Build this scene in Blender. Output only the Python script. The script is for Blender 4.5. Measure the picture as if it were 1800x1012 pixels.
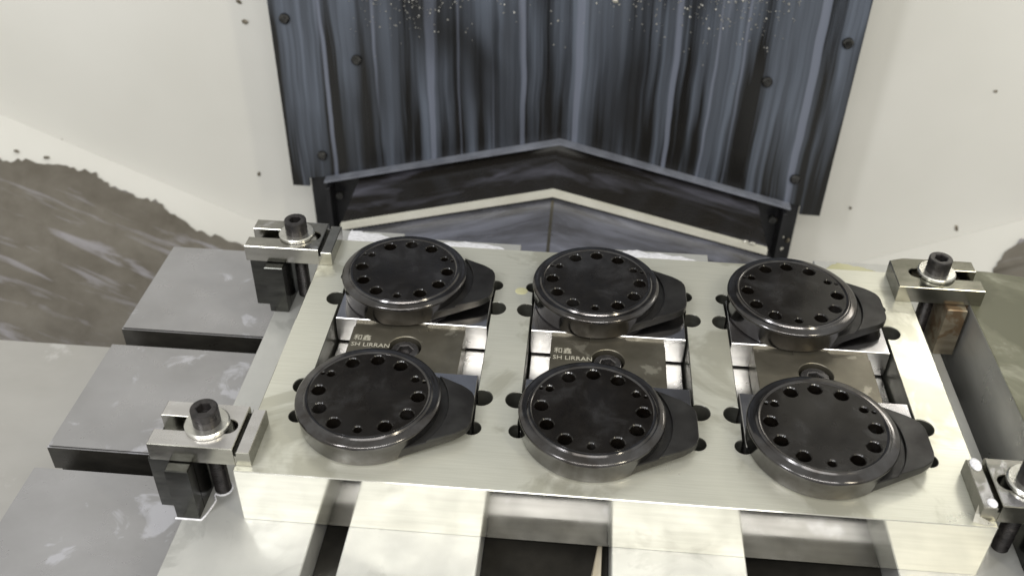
import bpy, bmesh, math, random
from mathutils import Vector, Matrix

for o in list(bpy.data.objects):
    bpy.data.objects.remove(o)
SC = bpy.context.scene
COL = SC.collection
MM = 0.001
R = math.radians
rng = random.Random(7)

# ------------------------------------------------------------------ camera
cd = bpy.data.cameras.new('camera')
cam = bpy.data.objects.new('camera', cd)
COL.objects.link(cam)
cam.location = (-21.276 * MM, -292.052 * MM, 337.329 * MM)
cam.rotation_euler = (R(52.71741), R(-0.701763), R(4.911762))
cd.sensor_width = 36.0
cd.lens = 1719.232 / 1800 * 36
cd.clip_start = 0.01
cd.clip_end = 20
cd.dof.use_dof = True
cd.dof.focus_distance = 0.50
cd.dof.aperture_fstop = 12
SC.camera = cam

# ------------------------------------------------------------------ light
W = bpy.data.worlds.new('World')
SC.world = W
W.use_nodes = True
bg = W.node_tree.nodes['Background']
bg.inputs['Color'].default_value = (0.80, 0.795, 0.75, 1)
bg.inputs['Strength'].default_value = 0.66


def area(name, loc, target, sx, sy, watts, color):
    l = bpy.data.lights.new(name, 'AREA')
    l.shape = 'RECTANGLE'
    l.size, l.size_y, l.energy, l.color = sx, sy, watts, color
    o = bpy.data.objects.new(name, l)
    COL.objects.link(o)
    o.location = loc
    d = Vector(target) - Vector(loc)
    o.rotation_euler = d.to_track_quat('-Z', 'Y').to_euler()
    return o


# two work lamps of the machine, high on either side, and the open door side
area('work_lamp_left', (-0.52, -0.42, 0.72), (-0.1, 0.25, -0.05), 0.12, 0.40, 3.0, (0.96, 0.97, 1.0))
wr = area('work_lamp_right', (0.365, 0.455, 0.31), (0.17, 0.06, 0), 0.12, 0.04, 0.03, (1.0, 0.96, 0.86))
wr.data.spread = R(70)
area('door_light', (0.0, -0.9, 1.0), (0.0, 0.2, -0.05), 1.1, 0.5, 4.6, (1.0, 0.985, 0.96))
area('warm_fill_right', (0.58, -0.42, 0.72), (0.1, 0.25, -0.05), 0.07, 0.34, 2.0, (1.0, 0.92, 0.72))  # added warm fill, there to yellow the right wall
area('glint_strip_fill', (0.05, -0.62, 0.80), (0.0, 0.25, -0.05), 0.70, 0.014, 1.9, (1.0, 0.98, 0.94))  # added narrow source for crisp glints on rims and hole edges
SC.view_settings.view_transform = 'Standard'
SC.view_settings.look = 'None'
SC.view_settings.gamma = 1.0
SC.view_settings.exposure = 0.3
SC.view_settings.use_curve_mapping = False


# ------------------------------------------------------------------ materials
class NT:
    def __init__(s, name):
        s.m = bpy.data.materials.new(name)
        s.m.use_nodes = True
        s.t = s.m.node_tree
        s.b = s.t.nodes['Principled BSDF']
        s.co = s.n('ShaderNodeTexCoord')

    def n(s, typ, **k):
        nd = s.t.nodes.new(typ)
        for a, v in k.items():
            setattr(nd, a, v)
        return nd

    def link(s, a, b):
        s.t.links.new(a, b)

    def coords(s, scale=(1, 1, 1), rnd=True):
        mp = s.n('ShaderNodeMapping')
        mp.inputs['Scale'].default_value = scale
        if rnd:
            oi = s.n('ShaderNodeObjectInfo')
            mu = s.n('ShaderNodeMath', operation='MULTIPLY')
            mu.inputs[1].default_value = 37.0
            s.link(oi.outputs['Random'], mu.inputs[0])
            cb = s.n('ShaderNodeCombineXYZ')
            for i in range(3):
                s.link(mu.outputs[0], cb.inputs[i])
            s.link(cb.outputs[0], mp.inputs['Location'])
        s.link(s.co.outputs['Object'], mp.inputs['Vector'])
        return mp.outputs[0]

    def noise(s, vec, scale=1, detail=4, rough=.55, dist=0):
        nz = s.n('ShaderNodeTexNoise')
        nz.inputs['Scale'].default_value = scale
        nz.inputs['Detail'].default_value = detail
        nz.inputs['Roughness'].default_value = rough
        nz.inputs['Distortion'].default_value = dist
        s.link(vec, nz.inputs['Vector'])
        return nz.outputs['Fac']

    def ramp(s, fac, stops):
        r = s.n('ShaderNodeValToRGB')
        e = r.color_ramp.elements
        while len(e) < len(stops):
            e.new(0.5)
        for i, (p, c) in enumerate(stops):
            e[i].position = p
            if isinstance(c, (int, float)):
                c = (c, c, c)
            e[i].color = (*c, 1)
        s.link(fac, r.inputs[0])
        return r.outputs[0]

    def mix(s, fac, a, b, blend='MIX'):
        m = s.n('ShaderNodeMix', data_type='RGBA', blend_type=blend)
        for sock, v in ((m.inputs[0], fac), (m.inputs[6], a), (m.inputs[7], b)):
            if isinstance(v, (int, float)):
                sock.default_value = v
            elif isinstance(v, tuple):
                sock.default_value = (*v, 1)
            else:
                s.link(v, sock)
        return m.outputs[2]

    def mul(s, a, b):
        m = s.n('ShaderNodeMath', operation='MULTIPLY')
        for i, v in enumerate((a, b)):
            if isinstance(v, (int, float)):
                m.inputs[i].default_value = v
            else:
                s.link(v, m.inputs[i])
        return m.outputs[0]

    def bump(s, h, strength=.2, dist=.0005):
        b = s.n('ShaderNodeBump')
        b.inputs['Strength'].default_value = strength
        b.inputs['Distance'].default_value = dist
        s.link(h, b.inputs['Height'])
        s.link(b.outputs[0], s.b.inputs['Normal'])

    def set(s, **k):
        for a, v in k.items():
            a = {'base': 'Base Color', 'rough': 'Roughness', 'metal': 'Metallic', 'spec': 'Specular IOR Level',
                 'coat': 'Coat Weight', 'coatr': 'Coat Roughness', 'aniso': 'Anisotropic'}.get(a, a)
            if isinstance(v, tuple) and len(v) == 3:
                s.b.inputs[a].default_value = (*v, 1)
            elif isinstance(v, (int, float)):
                s.b.inputs[a].default_value = v
            else:
                s.link(v, s.b.inputs[a])
        return s


def steel(name, lo, hi, metal, r0, r1, grain=(30, 400, 30), blot=18, stain=None, stain_at=.62, bump=.08, coat=0):
    m = NT(name)
    g = m.noise(m.coords(grain), 1, 5, .6)
    b = m.noise(m.coords(), blot, 5, .6, .6)
    c = m.mix(m.ramp(g, [(.3, 0.0), (.7, 1.0)]), lo, hi)
    if stain:
        f = m.ramp(b, [(stain_at, 0.0), (stain_at + .06, .75)])
        c = m.mix(f, c, stain)
    rr = m.ramp(m.noise(m.coords(), blot * 1.7, 4, .6, .4), [(.3, r0), (.7, r1)])
    m.set(base=c, metal=metal, rough=rr)
    if coat:
        m.set(coat=coat, coatr=.12)
    m.bump(g, bump, .0002)
    return m.m


M = {}
M['plate_top'] = steel('brushed_plate_top', (.64, .635, .545), (.72, .715, .625), .6, .27, .40, (40, 1300, 40), 17, (.47, .46, .375), .54, .06)
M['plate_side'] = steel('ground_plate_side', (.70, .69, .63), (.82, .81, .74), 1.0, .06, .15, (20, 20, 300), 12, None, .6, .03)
M['pocket'] = steel('darkened_pocket_wall', (.10, .10, .085), (.17, .17, .15), .7, .3, .42, (20, 20, 200), 20)  # dark base colour makes the recesses and relief holes look black and deep
M['bar_top'] = steel('ground_bar', (.50, .50, .48), (.57, .57, .545), .5, .36, .52, (45, 40, 40), 26, (.42, .42, .40), .58, .02)
M['clamp'] = steel('clamp_steel', (.23, .225, .195), (.31, .30, .265), 1.0, .14, .24, (40, 200, 200), 40, (.36, .35, .32), .60, .01)
M['clamp_top_lit'] = steel('lit_clamp_top', (.50, .485, .47), (.58, .565, .55), .75, .22, .36, (40, 200, 60), 50, (.62, .61, .61), .6, .02)  # top coloured paler than the sides to imitate light on the upward face
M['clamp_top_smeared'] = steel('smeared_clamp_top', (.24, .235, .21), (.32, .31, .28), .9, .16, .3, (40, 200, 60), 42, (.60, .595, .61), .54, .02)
M['clamp_top_dark'] = steel('dark_clamp_top', (.17, .168, .135), (.24, .235, .20), .95, .14, .26, (40, 200, 60), 42, None, .54, .02)
M['clamp_dark'] = steel('support_block_steel', (.028, .028, .025), (.055, .055, .048), .9, .12, .26, (60, 60, 300), 40, (.16, .155, .13), .64, .03)
M['clamp_rust'] = steel('rusty_support_block', (.16, .13, .09), (.28, .25, .19), .6, .35, .6, (60, 60, 200), 60, (.13, .075, .035), .52, .2)
M['washer'] = steel('washer_steel', (.52, .51, .47), (.66, .65, .60), .9, .2, .34, (200, 200, 200), 90)
M['screw'] = steel('black_cap_screw', (.020, .019, .019), (.055, .05, .05), .5, .22, .4, (300, 300, 300), 120, (.12, .11, .10), .66, .1)
M['jaw'] = steel('polished_jaw', (.58, .57, .56), (.70, .69, .67), 1.0, .24, .36, (30, 250, 250), 35, None, .6, .03)
M['jaw_top'] = steel('polished_jaw_top', (.54, .53, .55), (.62, .61, .63), 1.0, .10, .17, (30, 250, 250), 35, None, .6, .01)
M['wedge'] = steel('worn_wedge', (.13, .118, .09), (.19, .175, .14), .75, .28, .45, (60, 60, 60), 55, (.36, .34, .28), .60, .08)
M['wedge_screw'] = steel('countersunk_screw', (.13, .125, .125), (.22, .21, .21), .9, .2, .36, (300, 300, 300), 90)
M['table'] = steel('cast_table', (.29, .285, .288), (.37, .366, .374), .5, .24, .42, (16, 20, 16), 38, (.52, .52, .56), .60, .015)
M['slot'] = steel('dark_slot_wall', (.018, .017, .015), (.045, .042, .036), .3, .25, .45, (40, 40, 90), 30)
M['slide'] = steel('slide_cover_sheet', (.40, .39, .37), (.48, .47, .45), .45, .28, .45, (9, 16, 12), 20, (.58, .57, .56), .60, .04)
M['side_block_top'] = None

# second fixture block: green-grey coolant film
m = NT('coolant_filmed_block')
b = m.noise(m.coords(), 22, 5, .62, .5)
c = m.ramp(b, [(.44, (.090, .090, .055)), (.56, (.135, .135, .09)), (.68, (.30, .30, .235))])
m.set(base=c, metal=0, rough=.5)
m.bump(b, .1, .0004)
M['side_block_top'] = m.m
M['side_block_face'] = steel('brushed_block_face', (.30, .30, .285), (.46, .46, .44), .6, .25, .4, (300, 10, 40), 16, (.45, .45, .43), .66, .1)

# black oxide parts, oily
m = NT('oily_black_oxide')
b = m.noise(m.coords(), 55, 6, .62, .4)
c = m.ramp(b, [(.35, (.004, .003, .0022)), (.52, (.008, .0066, .0054)), (.70, (.024, .023, .023))])
rr = m.ramp(m.noise(m.coords(), 38, 4, .6, .6), [(.35, .16), (.65, .36)])
m.set(base=c, metal=0, rough=rr, spec=.2, coat=m.ramp(m.noise(m.coords(), 25, 3, .5), [(.42, .2), (.6, .5)]), coatr=.07)
m.bump(m.noise(m.coords(), 300, 4, .6), .10, .0003)
M['black'] = m.m
m = NT('polished_black_rim')
b = m.noise(m.coords(), 70, 5, .6, .4)
c = m.ramp(b, [(.35, (.070, .064, .060)), (.65, (.125, .122, .124))])
m.set(base=c, metal=.95, rough=m.ramp(m.noise(m.coords(), 90, 4, .6, .5), [(.35, .08), (.65, .22)]))
M['black_side'] = m.m
m = NT('black_lug_face')
b = m.noise(m.coords(), 60, 5, .6, .4)
c = m.ramp(b, [(.35, (.020, .0185, .018)), (.65, (.042, .041, .040))])
m.set(base=c, metal=.6, rough=m.ramp(m.noise(m.coords(), 70, 4, .6, .5), [(.35, .30), (.65, .48)]))
M['black_lug'] = m.m

# cream enclosure paint
m = NT('cream_enclosure_paint')
b = m.noise(m.coords(), 5, 4, .5)
sp = m.noise(m.coords(), 130, 2, .5)
c = m.mix(m.ramp(b, [(.35, 0.0), (.7, 1.0)]), (.70, .69, .645), (.76, .75, .71))
c = m.mix(m.ramp(sp, [(.80, 0.0), (.83, .7)]), c, (.20, .17, .12))
m.set(base=c, rough=.42)
m.bump(m.noise(m.coords(), 300, 3, .5), .04, .0003)
M['cream'] = m.m

# streaked dark column sheet
m = NT('coolant_streaked_sheet')
wob = m.n('ShaderNodeVectorMath', operation='ADD')
wn = m.n('ShaderNodeTexNoise')
wn.inputs['Scale'].default_value = 11
m.link(m.co.outputs['Object'], wn.inputs['Vector'])
wsc = m.n('ShaderNodeVectorMath', operation='MULTIPLY')
wsc.inputs[1].default_value = (.007, 0, 0)
m.link(wn.outputs['Color'], wsc.inputs[0])
m.link(m.co.outputs['Object'], wob.inputs[0])
m.link(wsc.outputs[0], wob.inputs[1])


def wmap(scale):
    mp = m.n('ShaderNodeMapping')
    mp.inputs['Scale'].default_value = scale
    m.link(wob.outputs[0], mp.inputs['Vector'])
    return mp.outputs[0]


s1 = m.noise(wmap((62, 62, 2.0)), 1, 4, .55, 0)
s2 = m.noise(wmap((150, 150, 3.0)), 1, 3, .55, 0)
s3 = m.noise(wmap((9, 9, 3.0)), 1, 3, .5, .3)
s4 = m.noise(wmap((85, 85, 1.4)), 1, 2, .4, 0)
sx = m.n('ShaderNodeSeparateXYZ')
m.link(m.co.outputs['Object'], sx.inputs[0])
mn = m.n('ShaderNodeMath', operation='MINIMUM')
mn.inputs[1].default_value = .18
m.link(sx.outputs[2], mn.inputs[0])
ad = m.n('ShaderNodeMath', operation='MULTIPLY_ADD')
ad.inputs[1].default_value = .9
m.link(mn.outputs[0], ad.inputs[0])
m.link(s1, ad.inputs[2])
a1 = m.ramp(ad.outputs[0], [(.49, 0.0), (.64, 1.0)])
a2 = m.ramp(s2, [(.38, .55), (.60, 1.0)])
a3 = m.ramp(s3, [(.36, .10), (.54, 1.0)])
thin = m.ramp(s4, [(.60, 0.0), (.66, 1.0)])
f = m.mul(a3, m.mul(a1, a2))
c = m.mix(f, (.011, .0105, .010), (.125, .145, .185))
c = m.mix(m.mul(thin, m.ramp(s3, [(.30, .2), (.5, .8)])), c, (.19, .21, .27))
m.set(base=c, rough=m.ramp(s1, [(.35, .25), (.65, .5)]), spec=.45, metal=.1)
m.bump(f, .2, .0006)
M['column'] = m.m


def cover_mat(name, lo, hi, t0, t1):
    m = NT(name)
    s1 = m.noise(m.coords((6, 26, 26), False), 1, 4, .6, .5)
    s2 = m.noise(m.coords((11, 70, 70), False), 1, 4, .6, .5)
    f = m.mul(m.ramp(s1, [(t0, 0.0), (t1, 1.0)]), m.ramp(s2, [(.3, .3), (.6, 1.0)]))
    c = m.mix(f, lo, hi)
    m.set(base=c, rough=m.ramp(s1, [(.35, .2), (.65, .4)]), metal=.35)
    m.bump(f, .12, .0005)
    return m.m


M['cover'] = cover_mat('dark_wet_way_cover', (.028, .025, .022), (.17, .17, .21), .50, .68)
M['cover_pale'] = cover_mat('pale_wet_way_cover', (.075, .073, .075), (.27, .28, .34), .34, .62)
M['wiper'] = steel('bare_wiper_edge', (.70, .68, .58), (.82, .80, .70), .2, .3, .45, (40, 40, 40), 30)
M['lip'] = steel('lit_coolant_lip', (.16, .17, .20), (.34, .36, .42), .3, .3, .5, (40, 40, 40), 40)  # base colour lightened to imitate light on the lip's upward face
M['dark'] = steel('dark_painted_steel', (.008, .008, .009), (.022, .022, .025), .2, .3, .5, (60, 60, 20), 30, (.08, .085, .10), .66, .1)

# sludge
m = NT('grey_coolant_sludge')
v = m.n('ShaderNodeMapping')
v.inputs['Rotation'].default_value = (0, 0, R(-35))
v.inputs['Scale'].default_value = (8, 75, 20)
m.link(m.co.outputs['Object'], v.inputs['Vector'])
s1 = m.noise(v.outputs[0], 1, 6, .62, .8)
s2 = m.noise(m.coords(rnd=False), 26, 5, .6, .3)
c = m.mix(m.ramp(s2, [(.3, 0.0), (.7, 1.0)]), (.100, .086, .066), (.170, .154, .128))
c = m.mix(m.ramp(s1, [(.55, 0.0), (.68, .6)]), c, (.38, .37, .41))
m.set(base=c, rough=m.ramp(s1, [(.4, .5), (.7, .22)]), spec=.5, coat=.3, coatr=.2)
m.bump(s2, .5, .002)
M['sludge'] = m.m

m = NT('coolant_foam')
s1 = m.noise(m.coords((300, 900, 600), False), 1, 4, .6)
m.set(base=m.ramp(s1, [(.3, (.55, .55, .58)), (.6, (.86, .86, .90))]), rough=.35)
m.bump(s1, .3, .0006)
M['foam'] = m.m
m = NT('yellow_oil_drop')
m.set(base=(.52, .50, .30), rough=.15, coat=.5)
M['oil'] = m.m
M['chip'] = steel('metal_chip', (.10, .085, .06), (.26, .23, .18), .7, .25, .5, (400, 400, 400), 300)
M['chip_bright'] = steel('bright_metal_chip', (.55, .53, .46), (.75, .73, .66), .6, .25, .4, (400, 400, 400), 300)
M['swarf'] = steel('grey_swarf', (.20, .20, .19), (.46, .45, .42), .3, .3, .5, (400, 400, 400), 300)
M['bolt_head'] = steel('sheet_screw', (.03, .03, .03), (.09, .088, .085), .85, .18, .3, (300, 300, 300), 200)
m = NT('etched_lettering')
m.set(base=(.42, .40, .33), rough=.6)
M['etch'] = m.m
m = NT('faint_marker_ink')
m.set(base=(.30, .30, .27), rough=.6)
M['ink'] = m.m
M['wood'] = steel('wood_sliver', (.50, .43, .31), (.66, .60, .47), 0, .5, .7, (500, 20, 60), 60)


# ------------------------------------------------------------------ mesh helpers (shapes in millimetres)
def finish(me, angle=19):
    me.transform(Matrix.Scale(MM, 4))
    for p in me.polygons:
        p.use_smooth = True
    me.set_sharp_from_angle(angle=R(angle))
    me.update()
    return me


def circle(cx, cy, r, n=40, a0=0, a1=360, cw=False):
    k = n if abs(a1 - a0) >= 360 else n + 1
    pts = [(cx + r * math.cos(R(a0 + (a1 - a0) * i / n)), cy + r * math.sin(R(a0 + (a1 - a0) * i / n))) for i in range(k)]
    return pts[::-1] if cw else pts


def rect(x0, y0, x1, y1, r=0, n=4):
    if r <= 0:
        return [(x0, y0), (x1, y0), (x1, y1), (x0, y1)]
    p = []
    for cx, cy, a in ((x1 - r, y0 + r, -90), (x1 - r, y1 - r, 0), (x0 + r, y1 - r, 90), (x0 + r, y0 + r, 180)):
        p += circle(cx, cy, r, n, a, a + 90)
    return p


def prism(loops, z0, z1, bev=0.0, seg=1):
    """raw mesh (mm): outline with holes, extruded z0..z1, with a small edge bevel"""
    cu = bpy.data.curves.new('t', 'CURVE')
    cu.dimensions = '2D'
    cu.fill_mode = 'BOTH'
    for lp in loops:
        sp = cu.splines.new('POLY')
        sp.points.add(len(lp) - 1)
        for pt, (x, y) in zip(sp.points, lp):
            pt.co = (x, y, 0, 1)
        sp.use_cyclic_u = True
    cu.extrude = (z1 - z0) / 2 - bev
    if bev:
        cu.bevel_depth = bev
        cu.bevel_resolution = seg - 1
        cu.offset = -bev
    ob = bpy.data.objects.new('t', cu)
    COL.objects.link(ob)
    dg = bpy.context.evaluated_depsgraph_get()
    me = bpy.data.meshes.new_from_object(ob.evaluated_get(dg))
    bpy.data.objects.remove(ob)
    bpy.data.curves.remove(cu)
    bm = bmesh.new()
    bm.from_mesh(me)
    bmesh.ops.remove_doubles(bm, verts=bm.verts, dist=1e-4)
    bmesh.ops.recalc_face_normals(bm, faces=bm.faces)
    bm.to_mesh(me)
    bm.free()
    me.transform(Matrix.Translation((0, 0, (z0 + z1) / 2)))
    me.materials.clear()
    return me


def lathe(prof, n=72):
    bm = bmesh.new()
    rings = []
    for r, z in prof:
        if r < 1e-6:
            rings.append([bm.verts.new((0, 0, z))])
        else:
            rings.append([bm.verts.new((r * math.cos(2 * math.pi * i / n), r * math.sin(2 * math.pi * i / n), z)) for i in range(n)])
    for a, b in zip(rings, rings[1:]):
        for i in range(n):
            j = (i + 1) % n
            if len(a) == 1:
                bm.faces.new((a[0], b[i], b[j]))
            elif len(b) == 1:
                bm.faces.new((a[i], b[0], a[j]))
            else:
                bm.faces.new((a[i], b[i], b[j], a[j]))
    bmesh.ops.recalc_face_normals(bm, faces=bm.faces)
    me = bpy.data.meshes.new('m')
    bm.to_mesh(me)
    bm.free()
    return me


def join(*meshes):
    bm = bmesh.new()
    for me in meshes:
        bm.from_mesh(me)
    out = bpy.data.meshes.new('m')
    bm.to_mesh(out)
    bm.free()
    return out


def poly(verts, faces):
    me = bpy.data.meshes.new('m')
    me.from_pydata(verts, [], faces)
    bm = bmesh.new()
    bm.from_mesh(me)
    bmesh.ops.recalc_face_normals(bm, faces=bm.faces)
    bm.to_mesh(me)
    bm.free()
    return me


def box(x0, x1, y0, y1, z0, z1, bev=0.3, r=0):
    return prism([rect(x0, y0, x1, y1, r)], z0, z1, bev)


def extrude_x(prof, x0, x1):
    """profile of (y, z) points swept along X"""
    n = len(prof)
    v = [(x0, y, z) for y, z in prof] + [(x1, y, z) for y, z in prof]
    f = [(i, (i + 1) % n, n + (i + 1) % n, n + i) for i in range(n)] + [tuple(range(n)), tuple(range(2 * n - 1, n - 1, -1))]
    return poly(v, f)


def extrude_y(prof, y0, y1):
    """profile of (x, z) points swept along Y"""
    n = len(prof)
    v = [(x, y0, z) for x, z in prof] + [(x, y1, z) for x, z in prof]
    f = [(i, (i + 1) % n, n + (i + 1) % n, n + i) for i in range(n)] + [tuple(range(n)), tuple(range(2 * n - 1, n - 1, -1))]
    return poly(v, f)


def put(name, me, mat, parent=None, loc=(0, 0, 0), rot=(0, 0, 0), angle=19, done=False):
    if not done:
        finish(me, angle)
    me.name = name
    if not me.materials:
        me.materials.append(mat)
    o = bpy.data.objects.new(name, me)
    COL.objects.link(o)
    o.location = Vector(loc) * MM
    o.rotation_euler = rot
    if parent:
        o.parent = parent
    return o


def tag(o, label=None, cat=None, group=None, kind=None):
    for k, v in (('label', label), ('category', cat), ('group', group), ('kind', kind)):
        if v:
            o[k] = v
    return o


def thing(name, label, cat, loc=(0, 0, 0), group=None, rz=0):
    o = bpy.data.objects.new(name, None)
    o.empty_display_size = .01
    COL.objects.link(o)
    o.location = Vector(loc) * MM
    o.rotation_euler.z = rz
    return tag(o, label, cat, group)


def copy_tree(o, parent=None):
    c = o.copy()
    COL.objects.link(c)
    c.parent = parent
    for ch in list(o.children):
        copy_tree(ch, c)
    return c


# ------------------------------------------------------------------ enclosure (the setting)
YW = 560.0


def line_z(a, b, x):
    return a[1] + (b[1] - a[1]) * (x - a[0]) / (b[0] - a[0])


LA, LB = (-611.9, -131.1), (-368.9, -242.3)
RA, RB = (420.4, -188.3), (284.6, -246.7)
lx0, lx1 = -1100, -262
rx0, rx1 = 172, 900
for nm, A, B, x0, x1 in (('wall_left', LA, LB, lx0, lx1), ('wall_right', RA, RB, rx0, rx1)):
    z0, z1 = line_z(A, B, x0), line_z(A, B, x1)
    pr = [(x0, z0), (x1, z1), (x1, 520), (x0, 520)]
    tag(put(nm, extrude_y(pr, YW, YW + 6), M['cream']), kind='structure')
for nm, A, B, x0, x1 in (('apron_left', LA, LB, lx0, lx1), ('apron_right', RA, RB, rx0, rx1)):
    z0, z1 = line_z(A, B, x0) - .6, line_z(A, B, x1) - .6
    d, L = .45, 520
    v = [(x0, YW + 4, z0 + 2), (x1, YW + 4, z1 + 2), (x1, YW - L, z1 - d * L), (x0, YW - L, z0 - d * L)]
    v += [(x, y, z - 6) for x, y, z in v]
    tag(put(nm, poly(v, [(0, 1, 2, 3), (7, 6, 5, 4), (0, 4, 5, 1), (1, 5, 6, 2), (2, 6, 7, 3), (3, 7, 4, 0)]), M['cream']), kind='structure')
tag(put('sump_floor', box(-1100, 900, -200, 620, -620, -600), M['dark']), kind='structure')


def ragged_sheet(name, pts, A, B, seed, nrag, label):
    """a thin film of sludge lying on the apron, outline ragged along its first nrag edges"""
    rg = random.Random(seed)
    out = []
    for i, p in enumerate(pts):
        q = pts[(i + 1) % len(pts)]
        k = max(2, int(math.dist(p, q) / 3.2)) if i < nrag else 1
        for j in range(k):
            t = j / k
            x, y = p[0] + (q[0] - p[0]) * t, p[1] + (q[1] - p[1]) * t
            if k > 1:
                nx, ny = -(q[1] - p[1]) / math.dist(p, q), (q[0] - p[0]) / math.dist(p, q)
                e = rg.gauss(0, 1.0) + 1.6 * math.sin(x * .21 + seed) if 0 < j else 0
                x += nx * e
                y += ny * e
            out.append((x, y))
    me = prism([out], 0, 1, 0)
    bm = bmesh.new()
    bm.from_mesh(me)
    for v in bm.verts:
        z = line_z(A, B, v.co.x) - .45 * (YW - v.co.y)
        v.co.z = z + 2.2 + (1.6 if v.co.z > .5 else -.8)
    bm.to_mesh(me)
    bm.free()
    return tag(put(name, me, M['sludge'], angle=60), label, 'sludge', kind='stuff')


ragged_sheet('coolant_sludge', [(-700, 512), (-627.9, 515.7), (-596.7, 514), (-568.7, 523.6), (-525, 537.8), (-488.4, 531.5), (-453.5, 534.4),
             (-420, 523.9), (-406, 524), (-373, 527.5), (-342, 517.5), (-300, 470), (-300, 150), (-700, 150)], LA, LB, 3, 11,
             'grey brown coolant sludge film spread over the cream apron beside the table')
ragged_sheet('coolant_sludge', [(380, 490), (387, 516), (396, 525.8), (409, 533.6), (412.5, 538.5), (432.6, 545), (470, 530), (520, 500), (520, 200), (380, 200)],
             RA, RB, 5, 7, 'dark sludge patch on the cream apron behind the green filmed block')

# ------------------------------------------------------------------ column cover
YC = 500.0
col = thing('column_cover', 'dark upright sheet cover streaked with dried coolant, with peaked lower edge', 'machine cover', (-42, YC, -160))


def C(pts):
    return [(x + 42, z + 160) for x, z in pts]


out = C([(-295.5, 620), (-295.5, -159), (-279, -159), (-279, -150), (-261, -147), (-40, -93), (174.5, -148), (187, -151), (187, -160), (206, -160.5), (211, 620)])
put('panel', extrude_y(out, 0, 3), M['column'], col)
lip_o = C([(-262, -147.2), (-40, -93.2), (176, -148.2), (176, -150.4), (-40, -95.4), (-262, -149.4)])
put('lip', extrude_y(lip_o, -9, 2), M['lip'], col)
for x, z in ((-282, 9), (-222, -26), (-263, -124), (195, 10), (135, -28), (176, -122), (-218, 250), (132, 250)):
    s = put('screw', lathe([(0, 4.2), (3.2, 4.0), (4.6, 2.4), (4.8, 0), (0, 0)], 24), M['bolt_head'], col, (x + 42, 0.2, z + 160), (R(90), 0, 0))
for s_, x in ((-1, -258), (1, 171)):
    put('bracket', box(x + 42 - 2, x + 42 + 2, -14, 4, -52, 8, .3), M['dark'], col)
    put('screw', lathe([(0, 5), (3.5, 5), (3.8, 4.5), (3.8, 0), (0, 0)], 24), M['bolt_head'], col, (x + 42 + 8 * -s_, 1, -6), (R(90), 0, 0))

put('base', box(-279 + 42, 187 + 42, 6, 120, -260, 60, 1), M['dark'], col)

# chips stuck to the streaked sheet near its top
bm = bmesh.new()
for i in range(1500):
    x = rng.choice((rng.gauss(-195, 26), rng.gauss(-160, 40), rng.gauss(112, 30), rng.gauss(40, 60)))
    z = 75 - abs(rng.gauss(0, 30))
    if x < -225 or x > 150:
        continue
    s = rng.uniform(.3, 1.15)
    mt = Matrix.Translation((x, YC - .3, z)) @ Matrix.Rotation(rng.uniform(0, 6.3), 4, 'Y') @ Matrix.Rotation(rng.uniform(-.6, .6), 4, 'X')
    vs = [bm.verts.new(mt @ Vector(p)) for p in ((-s, 0, -s * .5), (s * .3, -.8, -s * .7), (s, 0, s * .2), (-s * .2, -.5, s * .8), (0, .6, 0))]
    for f in ((0, 1, 3), (1, 2, 3), (0, 4, 1), (1, 4, 2), (2, 4, 3), (3, 4, 0)):
        bm.faces.new([vs[k] for k in f])
me = bpy.data.meshes.new('m')
bm.to_mesh(me)
bm.free()
tag(put('swarf', me, M['swarf']), 'fine pale swarf stuck to the upper streaked column sheet', 'swarf', kind='stuff')

# ------------------------------------------------------------------ peaked way covers
AX = -42.0


def roof(z, half, th, slope=.25):
    return [(AX - half, z - slope * half), (AX, z), (AX + half, z - slope * half), (AX + half, z - slope * half - 26), (AX + half - th, z - slope * half - 26),
            (AX + half - th, z - slope * half - th), (AX, z - th), (AX - half + th, z - slope * half - th), (AX - half + th, z - slope * half - 26), (AX - half, z - slope * half - 26)]


wc = thing('way_cover', 'short peaked way cover segment with pale front wiper edge under the column', 'machine cover', (0, 0, 0))
put('sheet', extrude_y(roof(-101, 188, 3), 424, 507), M['cover'], wc)
put('wiper_strip', extrude_y([(AX - 188, -100.4 - 47), (AX, -100.4), (AX + 188, -100.4 - 47), (AX + 188, -106 - 47), (AX, -106), (AX - 188, -106 - 47)], 419.5, 424.2), M['wiper'], wc)
wc2 = thing('way_cover', 'long peaked way cover segment with blue grey streaks running under the table', 'machine cover', (0, 0, 0))
put('sheet', extrude_y(roof(-109, 194, 3), 170, 422), M['cover_pale'], wc2)
put('ridge_bead', box(AX - 1.2, AX + 1.2, 172, 419, -110, -108.6, .3), M['wedge'], wc2)

# ------------------------------------------------------------------ slide cover sheet and T-slot table
ZT = -55.0
sl = put('slide_cover', box(-900, -180, -260, 198.5, -116, -110, .6), M['slide'])
tag(sl, 'flat grey slide cover sheet lying below the slotted table', 'machine cover')


def tslot_profile():
    top = [(246, ZT)]
    p = [(246, -115), (246, ZT)]
    for yc in (148.7, 48.1, -52.5, -153):
        w, t = 7.2, 12.5
        p += [(yc + w, ZT), (yc + w, ZT - 17), (yc + t, ZT - 17), (yc + t, ZT - 27), (yc - t, ZT - 27), (yc - t, ZT - 17), (yc - w, ZT - 17), (yc - w, ZT)]
    p += [(-240, ZT), (-240, -109.8)]
    p[0] = (246, -109.8)
    return p


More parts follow.
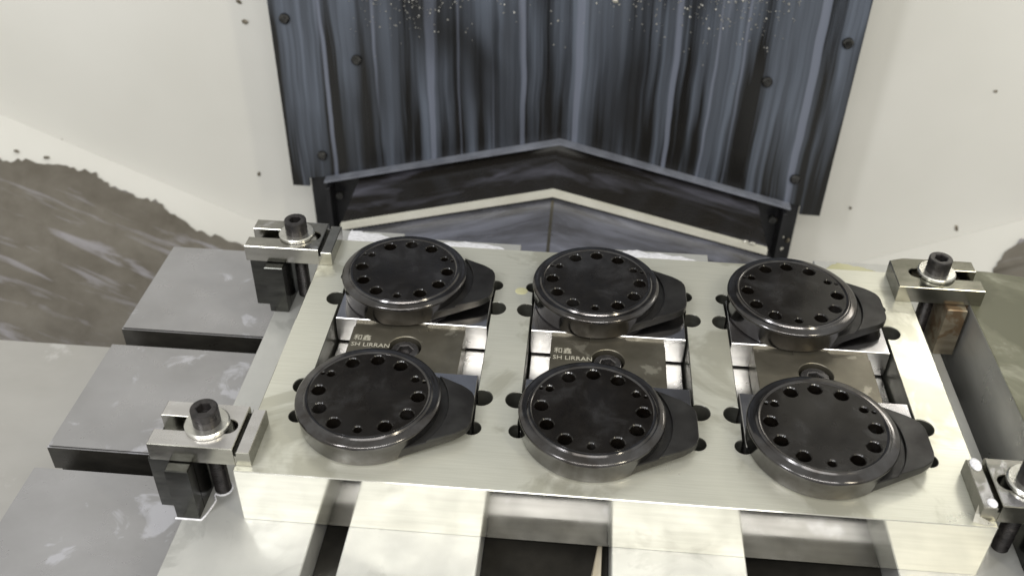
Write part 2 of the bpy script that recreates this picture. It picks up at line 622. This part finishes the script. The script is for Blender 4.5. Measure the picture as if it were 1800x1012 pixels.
me = extrude_x(tslot_profile(), -299.5, 430)
bm = bmesh.new()
bm.from_mesh(me)
ed = [e for e in bm.edges if len(e.link_faces) == 2 and e.calc_face_angle(0) > .5 and max(v.co.z for v in e.verts) > ZT - .1 and min(v.co.z for v in e.verts) > ZT - .1]
bmesh.ops.bevel(bm, geom=ed, offset=.9, segments=2, affect='EDGES')
bm.to_mesh(me)
bm.free()
finish(me)
me.materials.append(M['table'])
me.materials.append(M['slot'])
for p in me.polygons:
    p.material_index = 0 if p.normal.z > .3 and p.center.z > (ZT - 2) * MM else 1  # table faces that do not face up take the dark colour
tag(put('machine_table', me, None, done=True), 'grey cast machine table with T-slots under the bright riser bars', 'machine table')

# ------------------------------------------------------------------ riser bars
for x0, x1, y1, lab in ((-199, -135.2, 246, 'bright ground riser bar carrying the two grooved clamps with visible screws'),
                        (-119.2, -56.4, 241, 'bright ground riser bar separated by the narrow slot from the clamp-bearing bar'),
                        (4.6, 66.2, 242, 'bright ground riser bar between the two wide dark gaps'),
                        (135, 194, 243, 'bright ground riser bar beside the green filmed block')):
    cx, hw = (x0 + x1) / 2, (x1 - x0) / 2
    o = put('riser_bar', box(-hw, hw, -100, y1, ZT, -33, .5), M['bar_top'], loc=(cx, 0, 0))
    tag(o, lab, 'riser bar', 'riser bars under the fixture plate')

for x0, x1, lab in ((-135, -119.4, 'added dark strip in the narrow slot between riser bars'), (-56, 4.2, 'wide added dark strip in the gap with the wood sliver'),
                    (66.6, 134.6, 'wide added dark strip in the gap towards the green block')):
    cx, hw = (x0 + x1) / 2, (x1 - x0) / 2  # strips added over the table; the gaps' darkness is put into their colour
    tag(put('gap_dark_strip', box(-hw, hw, -30, 200, ZT, ZT + 3, .4), M['slot'], loc=(cx, 0, 0)), lab, 'strip', 'added dark strips between the riser bars')

# foam and residue on the hidden ends of the bars
def blob_mesh(pts, z0, h, seed):
    rg = random.Random(seed)
    out = []
    for i, p in enumerate(pts):
        q = pts[(i + 1) % len(pts)]
        for j in range(5):
            t = j / 5
            out.append((p[0] + (q[0] - p[0]) * t + rg.uniform(-.7, .7), p[1] + (q[1] - p[1]) * t + rg.uniform(-1.1, 1.1)))
    return prism([out], z0, z0 + h, min(.4, h * .4), 2)


for pts, mat, lab in (([(-172, 215), (-138, 215), (-138, 232), (-145, 240), (-160, 243), (-172, 245)], 'foam', 'white coolant foam on the bar behind the clamp with pale smears'),
                      ([(-112, 215), (-60, 215), (-62, 229), (-70, 236), (-90, 239), (-112, 236)], 'foam', 'white coolant foam on the bar behind the gap between two discs'),
                      ([(8, 215), (62, 215), (64, 230), (52, 236), (30, 239), (14, 241), (8, 236)], 'foam', 'white coolant foam on the bar behind the middle rear disc'),
                      ([(140, 215), (172, 215), (176, 230), (166, 237), (150, 240), (141, 234)], 'oil', 'yellowish coolant pool on the bar behind the plain clamp')):
    tag(put('coolant_foam' if mat == 'foam' else 'coolant_pool', blob_mesh(pts, -33.1, 1.3, len(lab)), M[mat], angle=60), lab, 'coolant', kind='stuff')

# ------------------------------------------------------------------ fixture plate
PX = (-107.2, -0.2, 106.8)
HX, PY0, PY1 = 42.4, 36.5, 152.5
BIG = (59.0, 130.6)


def pocket(cx):
    def arc(x, y, r, a0, a1, n=14):
        return circle(x, y, r, n, a0, a1)
    p = []
    rs, rb, d = 4.3, 5.6, 2.2
    # start lower right corner, counter-clockwise
    p += arc(HX, PY0 + 1.2, rs, -130, 85)
    for yb in BIG:
        a = math.degrees(math.acos(-d / rb))
        p += arc(HX + d, yb, rb, -a, a)
    p += arc(HX, PY1 - 1.2, rs, -85, 130)
    p += arc(-HX, PY1 - 1.2, rs, 50, 265)
    for yb in reversed(BIG):
        a = math.degrees(math.acos(-d / rb))
        p += arc(-HX - d, yb, rb, 180 - a, 180 + a)
    p += arc(-HX, PY0 + 1.2, rs, 95, 310)
    return [(cx + x, y) for x, y in p]


me = prism([rect(-170, 0, 170, 187.5, .6, 2)] + [pocket(c)[::-1] for c in PX], -33.1, 0, .35, 1)
finish(me)
me.materials.append(M['plate_top'])
me.materials.append(M['plate_side'])
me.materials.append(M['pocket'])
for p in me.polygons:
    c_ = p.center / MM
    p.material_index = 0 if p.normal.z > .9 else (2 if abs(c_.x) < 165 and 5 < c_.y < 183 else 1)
tag(put('fixture_plate', me, None, done=True), 'bright steel fixture plate with three pockets holding black disc parts', 'fixture plate')

# ------------------------------------------------------------------ jaws and wedge clamps
jaw_me = None
SITE = ('by the smeared clamp', 'at the middle', 'by the plain clamp')
JB, JF = (113.5, 151.0), (38.0, 74.3)
for i, cx in enumerate(PX):
    for row, (y0, y1) in (('column', JB), ('open', JF)):
        lab = 'polished jaw under a black disc, %s side of pocket %s' % ('column' if row == 'column' else 'open', SITE[i])
        if jaw_me is None:
            j = put('jaw', box(-41.4, 41.4, 0, 37.0, -16, 0, .35), M['jaw'], loc=(cx, y0, 0))
            jaw_me = j.data
            jaw_me.materials.append(M['jaw_top'])
            for p in jaw_me.polygons:
                if p.normal.z > .9:
                    p.material_index = 1
        else:
            j = put('jaw', jaw_me, None, loc=(cx, y0, 0), done=True)
        tag(j, lab, 'jaw', 'polished jaws in the plate pockets')

hexa = [(4.1 * math.cos(R(60 * k + 12)), 4.1 * math.sin(R(60 * k + 12))) for k in range(6)]


def text_mesh(body, size, th):
    cu = bpy.data.curves.new('t', 'FONT')
    cu.body = body
    cu.size = size
    cu.extrude = th / 2
    cu.resolution_u = 2
    ob = bpy.data.objects.new('t', cu)
    COL.objects.link(ob)
    me = bpy.data.meshes.new_from_object(ob.evaluated_get(bpy.context.evaluated_depsgraph_get()))
    bpy.data.objects.remove(ob)
    bpy.data.curves.remove(cu)
    me.materials.clear()
    return me


proto = None
for i, cx in enumerate(PX):
    lab = ('etched wedge block with hex socket screw, ' + ('in the pocket by the smeared clamp', 'in the middle pocket', '')[i]) if i < 2 else \
        'stained wedge block without lettering, in the pocket by the plain clamp'
    if proto is None:
        t = thing('wedge_clamp', lab, 'wedge clamp', (cx, 93.9, -33), 'wedge clamps between the jaws')
        put('wedge', join(prism([[(-30.2, -19.7), (30.2, -19.7), (30.2, 14.4), (10.5, 14.4), (10.5, 17.0), (8.5, 19.7), (-9.5, 19.7), (-9.5, 14.8), (-30.2, 14.8)], circle(0, 0, 8.8, 40)], 17.0, 32.0, .3),
                          box(-30.0, -8, 13, 19.7, 17.2, 31.2, .2), box(9, 30.0, 13, 19.7, 17.2, 31.2, .2)), M['wedge'], t)
        put('base_block', prism([rect(-41.2, -56, 41.2, 56), circle(-35, -8, 3, 20)], 0, 15.8, .5), M['jaw'], t)
        sc = put('screw', join(prism([circle(0, 0, 7.5, 40), hexa], 24, 30.0, .6, 2), lathe([(0, 24.4), (7.3, 24.4), (7.3, 15), (0, 15)], 32)), M['wedge_screw'], t)
        proto = t
        clamps = [t, copy_tree(t), copy_tree(t)]
    t = clamps[i]
    t.location = Vector((cx, 93.9, -33)) * MM
    tag(t, lab)
    if i < 2:
        a = text_mesh('和鑫', 4.8, .10)
        b = text_mesh('SH LIRRAN', 4.3, .10)
        a.transform(Matrix.Translation((-28.4, 4.0, 32.02)))
        b.transform(Matrix.Translation((-28.8, -1.2, 32.02)))
        put('lettering', join(a, b), M['etch'], t)

# ------------------------------------------------------------------ black disc parts
CD = 34.0
holes, tiny = [], []
for k in range(12):
    a = 30 * k
    r = 1.95 if a in (30, 150, 270) else 3.3
    holes.append(circle(24 * math.cos(R(a)), 24 * math.sin(R(a)), r, 24 if r > 3 else 16))
for a in (154, 23):
    tiny.append(circle(27.6 * math.cos(R(a)), 27.6 * math.sin(R(a)), .9, 10))
core = prism([circle(0, 0, 29.0, 90)] + holes + tiny, .5, 14.0, .5, 1)
ring = lathe([(28.6, 13.2), (28.6, 13.95), (29.0, 14.25), (29.6, 14.45), (30.2, 14.35), (30.6, 13.95), (30.9, 13.6), (31.6, 13.55), (33.2, 13.25), (34.2, 12.9),
              (34.75, 12.3), (34.9, 11.6), (34.7, 10.9), (34.45, 10.4), (33.7, 1.0), (33.1, .3), (32.6, 0), (28.6, 0), (28.6, 13.2)], 120)
finish(core)
finish(ring, 32)
core.materials.append(M['black'])
ring.materials.append(M['black_side'])


def join2(a, b):
    bm = bmesh.new()
    bm.from_mesh(a)
    k = len(bm.faces)
    bm.from_mesh(b)
    bm.faces.ensure_lookup_table()
    for f in bm.faces[k:]:
        f.material_index = 1
    out = bpy.data.meshes.new('m')
    bm.to_mesh(out)
    bm.free()
    out.materials.append(a.materials[0])
    out.materials.append(b.materials[0])
    return out


disc_me = join2(core, ring)


def lug_outline():
    ex, cxp, cyp, r = 50.2, 46.4, 14.8, 33.4
    d = math.hypot(cxp, cyp)
    at = math.degrees(math.atan2(cyp, cxp)) + math.degrees(math.acos(r / d))
    t = (r * math.cos(R(at)), r * math.sin(R(at)))
    up = [t, (cxp - 3.2, cyp + 1.7), (cxp - .4, cyp - .3), (cxp + 2.0, cyp - 2.5), (ex - .5, cyp - 5.2), (ex, cyp - 8)]
    return [(x, -y) for x, y in up] + up[::-1] + circle(0, 0, 28.5, 20, -at, at)[::-1]


lug_me = prism([lug_outline()], 4.0, 8.0, .45, 2)
for v in lug_me.vertices:
    if v.co.z < 5.5:
        v.co.z -= 3.2 * max(0.0, min(1.0, (47 - v.co.x) / 27))
# shallow relief groove between the disc and the raised lug face
def lug_face():
    ol = lug_outline()
    up = ol[6:11]
    dn = ol[1:6]
    p, q = ol[0], ol[1]
    d = Vector((q[0] - p[0], q[1] - p[1])).normalized()
    e = Vector(p) + d * math.sqrt(38.2 ** 2 - 33.4 ** 2)
    a = math.degrees(math.atan2(-e.y, e.x))
    return [(e.x, e.y)] + dn + up + [(e.x, -e.y)] + circle(0, 0, 38.2, 24, a, -a)[1:-1]


for v in lug_me.vertices:
    if v.co.z > 5.5:
        v.co.z -= 1.3
lug_me = join(lug_me, prism([lug_face()], 5.6, 8.0, .4, 2))

DX = (-114.9, -8.1, 98.9)
ROWS = ((142.7, 'column-side row'), (42.0, 'open-side row'))
ENDS = ('end opposite the green block', 'middle', 'end by the green block')
proto = None
for y, rl in ROWS:
    for i, x in enumerate(DX):
        lab = 'oily black holed disc with lug, %s, %s' % (rl, ENDS[i])
        if proto is None:
            t = thing('flange_disc', lab, 'disc part', (x, y, 0), 'black disc parts on the fixture')
            put('disc', disc_me, None, t, done=True)
            put('lug', lug_me, M['black_lug'], t)
            proto = t
        else:
            t = copy_tree(proto)
            t.location = Vector((x, y, 0)) * MM
            tag(t, lab)

# ------------------------------------------------------------------ strap clamps
def make_clamp(label, loc, length, nose, mirror, group, slot_end=9.5, corner=False, top='clamp_top_lit'):
    """local: nose tip at x=0, body towards -x (or +x when mirrored), width +-14, bottom z=0"""
    t = thing('strap_clamp', label, 'clamp', loc, group)
    s = -1 if not mirror else 1

    def fl(pts):
        return [(-s * x * -1 if False else s * x, y) for x, y in pts]
    L, w, sw = length, 14.1, 4.4
    x_main = 7.6 if nose else 0
    o = [(L, -w), (x_main, -w)]
    if corner:
        o += [(x_main, w - 3.0), (x_main + 8, w)]
    else:
        o += [(x_main, w)]
    o += [(L, w), (L, sw)] + [(slot_end + sw + sw * math.cos(R(a)), sw * math.sin(R(a))) for a in range(90, 271, 15)] + [(L, -sw)]
    parts = [prism([fl(o)], 0, 10.5, .35, 1)]
    if nose:
        parts.append(prism([fl([(0, -w), (6.2, -w), (6.2, w), (0, w)])], 0, 8.8, .35, 1))
        parts.append(prism([fl([(4, -w + .3), (9, -w + .3), (9, w - .3), (4, w - .3)])], .2, 6.0, 0))
    st = put('strap', join(*parts), M['clamp'], t)
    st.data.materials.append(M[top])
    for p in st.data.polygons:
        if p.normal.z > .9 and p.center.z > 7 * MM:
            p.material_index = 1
    bx = s * 23.4
    put('washer', lathe([(4.3, 10.4), (9.6, 10.4), (10.4, 10.9), (10.4, 12.3), (9.7, 13.0), (4.3, 13.0), (4.3, 10.4)], 48), M['washer'], t, (bx, 0, 0))
    sc_ = put('cap_screw', join(prism([circle(0, 0, 6.4, 40), [(3.5 * math.cos(R(60 * k + 8)), 3.5 * math.sin(R(60 * k + 8))) for k in range(6)]], 17, 21.6, .6, 2),
                                lathe([(0, 17.4), (6.4, 17.4), (6.4, 13.0), (0, 13.0)], 40)), M['screw'], t, (bx, 0, 0))
    th = []
    z = 13.0
    while z > -33.2:
        th += [(4.0, z), (3.6, z - .6)]
        z -= 1.2
    put('shank', lathe([(0, 13.2)] + th + [(0, -33.1)], 24), M['screw'], sc_, (0, 0, 0))
    return t


def support(label, loc, mat, mirror, group):
    s = -1 if mirror else 1
    xs = sorted((s * -11.0, s * 10.0))
    rib = sorted((s * -1.0, s * 10.0))
    body = box(xs[0], xs[1], -9.2, 11.5, 0, 33.1, .4)
    front = box(rib[0], rib[1], -15.9, -8.8, 0, 32.6, .5)
    o = put('support_block', join(body, front), mat, loc=loc)
    return tag(o, label, 'support block', group)


G = 'strap clamps holding the plate'
make_clamp('grooved strap clamp with pale top and screw, near the front corner of the plate', (-162, 17.4, 0), 47.4, True, False, G)
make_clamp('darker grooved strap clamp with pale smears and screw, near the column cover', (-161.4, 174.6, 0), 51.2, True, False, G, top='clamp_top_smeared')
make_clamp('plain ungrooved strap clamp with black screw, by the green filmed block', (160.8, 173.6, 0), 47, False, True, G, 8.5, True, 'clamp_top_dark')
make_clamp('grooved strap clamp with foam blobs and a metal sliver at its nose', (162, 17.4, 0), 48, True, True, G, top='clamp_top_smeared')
G = 'support blocks under the strap clamps'
support('dark ribbed support block under the clamp with pale top', (-200.3, 13.5, -33.1), M['clamp_dark'], False, G)
support('dark ribbed support block under the clamp near the column cover', (-200, 171.0, -33.1), M['clamp_dark'], False, G)
support('rusty brown ribbed support block under the plain ungrooved clamp', (199, 171.0, -33.1), M['clamp_rust'], True, G)
support('shaded support block under the clamp with foam blobs', (202, 15.0, -33.1), M['clamp_dark'], True, G)

# ------------------------------------------------------------------ second fixture block
me = prism([rect(202.3, -200, 420, 194.3, 1.0, 2)[:-3] + [(202.3, 190)] if False else
            [(202.3, -200), (420, -200), (420, 165), (300, 176), (262, 185), (240, 191), (222, 194.2), (204, 194.3), (202.3, 192)]], ZT, 0, .6, 2)
finish(me)
me.materials.append(M['side_block_top'])
me.materials.append(M['side_block_face'])
for p in me.polygons:
    p.material_index = 0 if p.normal.z > .5 else 1
tag(put('steel_block', me, None, done=True), 'large steel block with green grey coolant film on its top', 'steel block')

# ------------------------------------------------------------------ small things
def flake(seed, s):
    rg = random.Random(seed)
    bm = bmesh.new()
    bmesh.ops.create_icosphere(bm, subdivisions=1, radius=1)
    for v in bm.verts:
        k = rg.uniform(.6, 1.3)
        v.co = Vector((v.co.x * s * k, v.co.y * s * .7 * k, v.co.z * s * .45 * k))
    me = bpy.data.meshes.new('m')
    bm.to_mesh(me)
    bm.free()
    return me


for k, (x, z, s) in enumerate(((-340.4, -20.7, 3.6), (-342.7, -1.2, 3.2), (-351, -184.9, 3.0))):
    tag(put('metal_chip', flake(k, s), M['chip'], loc=(x, YW - .6, z), rot=(R(70), R(40 * k), 0)), 'dark metal chip stuck to the cream wall on the sludge side', 'chip', 'chips on the cream wall by the sludge')
for k, (x, z, s) in enumerate(((352.2, -54, 2.0), (251.2, -186.4, 2.2), (359, -203, 3.4))):
    tag(put('metal_chip', flake(20 + k, s), M['chip'], loc=(x, YW - .6, z), rot=(R(70), R(30 * k), 0)), 'dark metal chip stuck to the cream wall on the green block side', 'chip', 'chips on the cream wall by the green block')
for k, (x, y, s) in enumerate(((-586, 528, 3.2), (-560, 534, 3.4))):
    z = line_z(LA, LB, x) - .45 * (YW - y)
    tag(put('metal_chip', flake(40 + k, s), M['chip'], loc=(x, y, z + 2.4)), 'dark chip on the pale apron strip above the sludge', 'chip', 'chips on the apron strip')
tag(put('metal_chip', flake(61, 4.0), M['chip_bright'], loc=(0, YC - 1, 38), rot=(R(90), R(60), 0)), 'pale elongated chip stuck to the middle of the streaked sheet', 'chip')
rg = random.Random(11)
for k in range(8):
    tag(put('metal_chip', flake(80 + k, rg.uniform(1.6, 3.4)), M['chip_bright'] if k % 2 else M['chip'], loc=(rg.uniform(152, 184), 505, rg.uniform(-245, -165)), rot=(R(80), rg.uniform(0, 3), 0)),
        'bright chip caught in the black gap beside the peaked way cover', 'chip', 'chips in the black gap')
for x, y, s in ((131, 420, 3.6), (126, 421, 2.4)):
    tag(put('metal_chip', flake(int(x), s), M['chip_bright'], loc=(x, y, -100 - .25 * (x + 42) + 1.4)), 'bright chip on the end of the pale wiper edge', 'chip', 'chips on the wiper edge')

# coolant blobs at the front right clamp, oil drop on the plate
def drop(r, sq, h):
    me = lathe([(r, 0), (r * .95, h * .35), (r * .75, h * .7), (r * .4, h * .95), (0, h)], 24)
    me.transform(Matrix.Scale(sq, 4, (0, 1, 0)))
    return me


tag(put('foam_blob', drop(2.6, 1.5, 1.2), M['foam'], loc=(165.6, 28.6, 8.7)), 'white foam blob on the clamp nose, on the side away from the sliver', 'foam')
tag(put('foam_blob', drop(2.2, 1.2, 1.0), M['foam'], loc=(166.4, 6.2, 8.7)), 'white foam blob on the clamp nose, next to the metal sliver', 'foam')
tag(put('oil_drop', drop(3.6, .9, .35), M['oil'], loc=(-49.5, 147.5, 0)), 'yellow oil drop on the plate between two rear discs', 'oil drop')
sv = poly([(0, 0, 0), (5.5, -1.6, 0), (9.5, -1.2, 0), (6, 1, .8), (2.2, 1.6, 3.5), (1.0, 3.0, 8.0), (.2, 1.2, 4.0)],
          [(0, 1, 4, 6), (1, 2, 3, 4), (0, 6, 5), (6, 4, 5), (0, 5, 4), (0, 4, 3), (0, 3, 2, 1)])
tag(put('metal_sliver', sv, M['chip_bright'], loc=(159.5, 2.5, .1)), 'bright curled metal sliver standing at the foam-spotted clamp nose', 'sliver')
tag(put('wood_sliver', poly([(-2.4, 0, 0), (2.6, -2, 0), (3.2, 30, 0), (1.6, 26, 0), (-1.6, 0, 2), (2.2, -2, 3), (2.8, 30, 2), (1.8, 26, 3)],
    [(3, 2, 1, 0), (4, 5, 6, 7), (0, 1, 5, 4), (1, 2, 6, 5), (2, 3, 7, 6), (3, 0, 4, 7)]), M['wood'], loc=(-1.5, -4, ZT + 3)), 'pale wood sliver lying in the gap beside a riser bar', 'sliver')


# white coolant line left round the foot of the front support block and its bolt
cu = bpy.data.curves.new('t', 'CURVE')
cu.dimensions = '3D'
cu.bevel_depth = .55
cu.bevel_resolution = 2
path = [(-202, -2.8), (-189.6, -2.8), (-188.6, -.5), (-187.2, 5), (-186.4, 9.5), (-188.0, 12)]
path += [(-185.4 + 4.6 * math.cos(R(a)), 17.4 + 4.6 * math.sin(R(a))) for a in range(235, 420, 18)]
sp = cu.splines.new('POLY')
sp.points.add(len(path) - 1)
for pt, (x, y) in zip(sp.points, path):
    pt.co = (x, y, -33.0, 1)
ob = bpy.data.objects.new('t', cu)
COL.objects.link(ob)
me = bpy.data.meshes.new_from_object(ob.evaluated_get(bpy.context.evaluated_depsgraph_get()))
bpy.data.objects.remove(ob)
bpy.data.curves.remove(cu)
tag(put('coolant_bead', me, M['foam'], angle=60), 'thin white coolant line round the foot of the front support block', 'coolant', kind='stuff')
